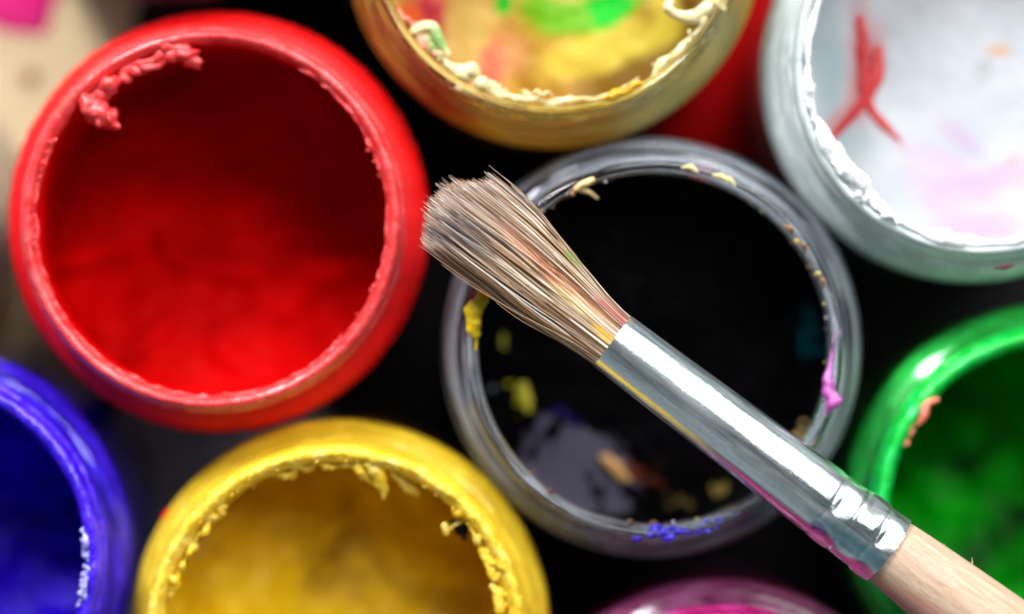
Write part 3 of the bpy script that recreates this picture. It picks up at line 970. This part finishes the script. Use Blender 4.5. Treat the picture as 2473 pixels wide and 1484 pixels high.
# bristles: each hair a fine tapering tube, all in one mesh
def bristles():
    N, K, SD = 2900, 11, 4
    V, F = [], []
    xs = [0, 3, 5, 8, 12.5, 16, 19, 22]
    yc_ = [0, .12, .25, .42, .74, .82, .84, .86]
    hw = [2.8, 3.1, 3.42, 3.78, 3.98, 4.05, 4.05, 4.05]
    hz = [2.78, 2.75, 2.75, 2.8, 2.9, 2.9, 2.8, 2.75]
    clump = rng.uniform(-1, 1, (90, 2))
    cang = rng.normal(0, 0.14, (90, 2))
    clen = rng.normal(0, 0.75, 90)
    for h in range(N):
        a = rng.uniform(0, TAU)
        q = math.sqrt(rng.uniform(0, 1))
        if h % 3 == 0:
            q = 0.9 + 0.1 * rng.uniform()
        n0 = np.array((q * math.cos(a), q * math.sin(a)))
        ci = int(np.argmin(((clump - n0) ** 2).sum(1)))
        tip = n0 + cang[ci] + rng.normal(0, 0.11, 2) + (clump[ci] - n0) * 0.5
        stray = rng.uniform() < 0.05
        if stray:
            tip += rng.normal(0, 0.2, 2)
        if tip[0] < -0.95:
            tip[0] = -0.95 + 0.3 * (tip[0] + 0.95)
        rr = np.linalg.norm(tip)
        if rr > 1.12 and not stray:
            tip *= 1.12 / rr
        ln = 21.3 - 2.0 * min(abs(tip[0] + 0.1), 1.2) ** 2.2 - 0.9 * min(abs(tip[1]), 1.2) ** 2 + clen[ci] - abs(rng.normal(0, 0.7))
        if stray and rng.uniform() < 0.4:
            ln *= rng.uniform(0.55, 1.0)
        if h > N - 36:          # a wisp that stands off the upper side
            n0 = np.array((0.86 + rng.normal(0, 0.05), 0.25 + rng.normal(0, 0.15)))
            tip = np.array((1.1 + rng.normal(0, 0.09), 0.3 + rng.normal(0, 0.15)))
            ln = 19.4 - abs(rng.normal(0, 0.8))
        rad = rng.uniform(0.038, 0.07)
        wob = rng.normal(0, 0.09, 2); ph = rng.uniform(0, 6); fr = rng.uniform(0.15, 0.4)
        curl = rng.normal(0, 0.25 if stray else 0.05)
        pts = []
        for i in range(K):
            s = i / (K - 1)
            x = -1.6 * 0 + 0.9 - (ln + 0.9) * s
            xa = max(-x, 0)
            e = s * s * (3 - 2 * s)
            n = n0 * (1 - e) + tip * e
            y = np.interp(xa, xs, yc_) + n[0] * np.interp(xa, xs, hw) + wob[0] * math.sin(ph + fr * xa) * e + curl * e * e * 1.2
            z = BZ + n[1] * np.interp(xa, xs, hz) + wob[1] * math.cos(ph + fr * xa) * e
            pts.append(np.array((x, y, z)))
        o = len(V)
        for i, p in enumerate(pts):
            t = pts[min(i + 1, K - 1)] - pts[max(i - 1, 0)]
            t /= np.linalg.norm(t)
            s_ = np.cross(t, (0, 0, 1.0)); s_ /= np.linalg.norm(s_)
            u_ = np.cross(s_, t)
            r = rad * (1.0 if i < K - 3 else (0.85, 0.65, 0.35)[i - K + 3])
            for k in range(SD):
                an = TAU * k / SD
                V.append(p + (s_ * math.cos(an) + u_ * math.sin(an)) * r)
        for i in range(K - 1):
            for k in range(SD):
                k2 = (k + 1) % SD
                F.append((o + i * SD + k, o + i * SD + k2, o + (i + 1) * SD + k2, o + (i + 1) * SD + k))
        F.append(tuple(o + (K - 1) * SD + k for k in range(SD)))
    return V, F


m = Mat('bristle hair')
gn = m.t.nodes.new('ShaderNodeNewGeometry')
rnd = gn.outputs['Random Per Island']
col = m.ramp(rnd, [(0.0, (0.09, 0.042, 0.02)), (0.25, (0.22, 0.115, 0.045)), (0.5, (0.38, 0.22, 0.115)), (0.7, (0.54, 0.35, 0.21)), (0.82, (0.76, 0.64, 0.5)), (1.0, (0.88, 0.83, 0.76))])
sx = m.xyz()
st = m.noise(0.9, 3, 0.6, 0, m.scaled((0.25, 1.0, 1.0)))
tipz = m.t.nodes.new('ShaderNodeMapRange'); m.put(tipz.inputs[0], sx[0]); tipz.inputs[1].default_value = -11.0; tipz.inputs[2].default_value = -20.0
tipf = m.math('MULTIPLY', tipz.outputs[0], 0.48, True)
col = m.mix(m.math('MULTIPLY', tipf, m.ramp(st, [(0.3, 0.25), (0.65, 1.0)])), col, (0.34, 0.24, 0.23))
w = m.warp(0.5, 1.2)
r2 = m.math('FRACT', m.math('MULTIPLY', rnd, 37.7))
col = m.mix(m.math('MULTIPLY', m.blob(-17.2, -0.3, 2.8, 1.1, 0, .5, w), m.math('MULTIPLY', r2, 0.85)), col, (0.05, 0.06, 0.085))
col = m.mix(m.math('MULTIPLY', m.blob(-19.0, -2.0, 1.6, 0.6, 0, .5, w), m.math('MULTIPLY', r2, 1.02)), col, (0.06, 0.06, 0.075))
col = m.mix(m.math('MULTIPLY', m.blob(-8.5, 1.7, 7.0, 0.8, -6, .6, w), m.math('MULTIPLY', r2, 1.02)), col, (0.66, 0.25, 0.12))
col = m.mix(m.math('MULTIPLY', m.blob(-1.4, 2.5, 2.6, 0.7, -4, .5, w), m.math('MULTIPLY', r2, 1.27)), col, (0.42, 0.1, 0.1))
col = m.mix(m.math('MULTIPLY', m.blob(-1.0, 0.0, 1.3, 0.35, 0, .6, w), m.math('MULTIPLY', r2, 1.27)), col, (0.85, 0.58, 0.02))
col = m.mix(m.math('MULTIPLY', m.blob(-5, 0.6, 3, 0.6, 0, .6, w), m.math('MULTIPLY', r2, 0.77)), col, (0.85, 0.7, 0.35))
col = m.mix(m.math('MULTIPLY', m.blob(-7.4, 4.0, 1.2, 0.3, -10, .5, w), m.math('MULTIPLY', r2, 1.36)), col, (0.25, 0.45, 0.05))
m.set(Base_Color=col, Roughness=0.38, Specular_IOR_Level=0.5)
V, F = bristles()
mesh('bristles', V, F, m.m, brush)

# ferrule: thin metal tube, swelling towards the handle, with two rows of crimped dents
def ferrule():
    n = 240
    prof = []
    def R(x):
        return np.interp(x, [0, 33], [3.0, 3.62])
    xs = list(np.linspace(0, 25.2, 26)) + list(np.linspace(25.45, 33, 90))
    rows = []
    def dent(x, a):
        # three rows of pressed cells in a chequered order, each deepest at its bristle end
        d = 0.0
        for row, (b0, b1) in enumerate(((25.6, 28.2), (28.2, 30.8), (30.8, 33.0))):
            if b0 <= x < b1:
                u = (x - b0) / (b1 - b0)
                k = a / TAU * 10 + 0.3
                v = k % 1.0
                if (row + int(k)) % 2 == 0:
                    d -= 0.24 * min(1.0, u / 0.3) * (1 - 0.85 * u) * max(0.0, math.sin(math.pi * v)) ** 0.8
                else:
                    d += 0.10 * math.sin(math.pi * u) * max(0.0, math.sin(math.pi * v))
        for c_ in (25.6, 28.2, 30.8):
            d -= 0.07 * math.exp(-((x - c_) / 0.22) ** 2)
        if x < 26.2:
            d -= 0.0
        return d
    V, F = [], []
    for x in xs:
        for k in range(n):
            a = TAU * k / n
            w_ = 0.018 * fbm(x * 0.25, math.cos(a) * 2, math.sin(a) * 2, 0.8, 3)
            r = R(x) + dent(x, a) + w_
            V.append((x, r * math.cos(a), BZ + r * math.sin(a)))
    m_ = len(xs)
    for x, rr in ((33.0, 3.25), (0.0, 2.86)):
        pass
    inner0 = len(V)
    for x in (33.0, 30.0, 3.0, 0.0):
        for k in range(n):
            a = TAU * k / n
            r = R(x) - 0.16 - (0.3 if 3 < x < 33 else 0)
            V.append((x, r * math.cos(a), BZ + r * math.sin(a)))
    tot = m_ + 4
    for i in range(tot):
        i2 = (i + 1) % tot
        for k in range(n):
            k2 = (k + 1) % n
            F.append((i * n + k, i * n + k2, i2 * n + k2, i2 * n + k))
    return V, F


m = Mat('silver ferrule metal')
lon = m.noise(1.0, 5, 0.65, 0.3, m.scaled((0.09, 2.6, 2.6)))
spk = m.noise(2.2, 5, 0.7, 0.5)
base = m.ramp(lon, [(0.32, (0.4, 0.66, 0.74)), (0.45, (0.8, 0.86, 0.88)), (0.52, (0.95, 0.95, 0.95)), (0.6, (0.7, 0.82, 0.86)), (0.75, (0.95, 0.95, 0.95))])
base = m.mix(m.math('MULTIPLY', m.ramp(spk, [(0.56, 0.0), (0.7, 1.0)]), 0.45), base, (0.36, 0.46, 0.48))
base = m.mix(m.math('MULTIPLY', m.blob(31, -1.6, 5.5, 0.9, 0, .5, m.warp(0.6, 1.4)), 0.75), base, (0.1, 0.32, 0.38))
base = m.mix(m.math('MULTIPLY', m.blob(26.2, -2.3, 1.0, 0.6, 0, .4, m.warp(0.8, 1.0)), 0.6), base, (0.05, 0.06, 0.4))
m.set(Base_Color=base, Metallic=m.ramp(m.noise(0.7, 4, 0.6, 0.4, m.scaled((0.12, 1, 1))), [(0.35, 0.78), (0.6, 0.95)]), Roughness=m.ramp(m.noise(0.8, 4, 0.6, 0, m.scaled((0.2, 1, 1))), [(0.3, 0.08), (0.7, 0.22)]))
scr = m.noise(3.0, 4, 0.7, 0.2, m.scaled((0.1, 2.0, 2.0)))
m.bump(m.mix(0.5, scr, spk), 0.3, 0.08)
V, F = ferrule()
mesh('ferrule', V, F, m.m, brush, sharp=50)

# handle: bare turned wood, swelling away from the ferrule and tapering to its far end
hp = [(29.5, 0.0), (29.5, 3.0), (32.0, 3.1), (33.2, 3.32), (35, 3.48), (40, 3.78), (48, 4.1), (58, 4.2), (75, 3.9), (110, 3.0), (150, 2.2), (168, 1.9), (170, 1.4), (170.6, 0.0)]
V, F = [], []
hc = cat_rom(hp, 8)
n = 96
for x, r in hc:
    for k in range(n):
        a = TAU * k / n
        rr = max(r, 0.001) * (1 + 0.006 * fbm(x * 0.1, math.cos(a) * 3, math.sin(a) * 3, 1.0, 3))
        V.append((x, rr * math.cos(a), BZ + rr * math.sin(a)))
for i in range(len(hc) - 1):
    for k in range(n):
        k2 = (k + 1) % n
        F.append((i * n + k, i * n + k2, (i + 1) * n + k2, (i + 1) * n + k))
m = Mat('bare wood')
gr1 = m.noise(1.0, 5, 0.65, 0.5, m.scaled((0.12, 1.8, 1.8)))
gr2 = m.noise(1.0, 3, 0.6, 0.2, m.scaled((0.8, 11.0, 11.0)))
col = m.ramp(gr1, [(0.3, (0.44, 0.28, 0.18)), (0.5, (0.57, 0.4, 0.28)), (0.7, (0.64, 0.48, 0.36))])
col = m.mix(m.math('MULTIPLY', m.ramp(gr2, [(0.5, 0.0), (0.68, 1.0)]), 0.5), col, (0.36, 0.19, 0.11))
w = m.warp(0.5, 1.5)
col = m.mix(m.math('MULTIPLY', m.blob(38, -2.4, 3.5, 0.8, 10, .6, w), 0.45), col, (0.62, 0.2, 0.17))
col = m.mix(m.math('MULTIPLY', m.blob(43.5, -0.9, 1.6, 0.4, 20, .5, w), 0.5), col, (0.5, 0.42, 0.1))
m.set(Base_Color=col, Roughness=0.6)
m.bump(m.mix(0.5, gr1, gr2), 0.5, 0.12)
handle = mesh('handle', V, F, m.m, brush)
g = Geo()
g.tube([(40.2, 3.62, BZ + 0.6), (40.0, 3.95, BZ + 0.7), (39.7, 4.25, BZ + 0.8)], [0.12, 0.07, 0.02], 6, 3, 0.2)
g.tube([(37.0, 3.5, BZ + 0.6), (36.8, 3.72, BZ + 0.7)], [0.08, 0.02], 6, 3, 0.2)
g.build('splinter', m.m, handle)
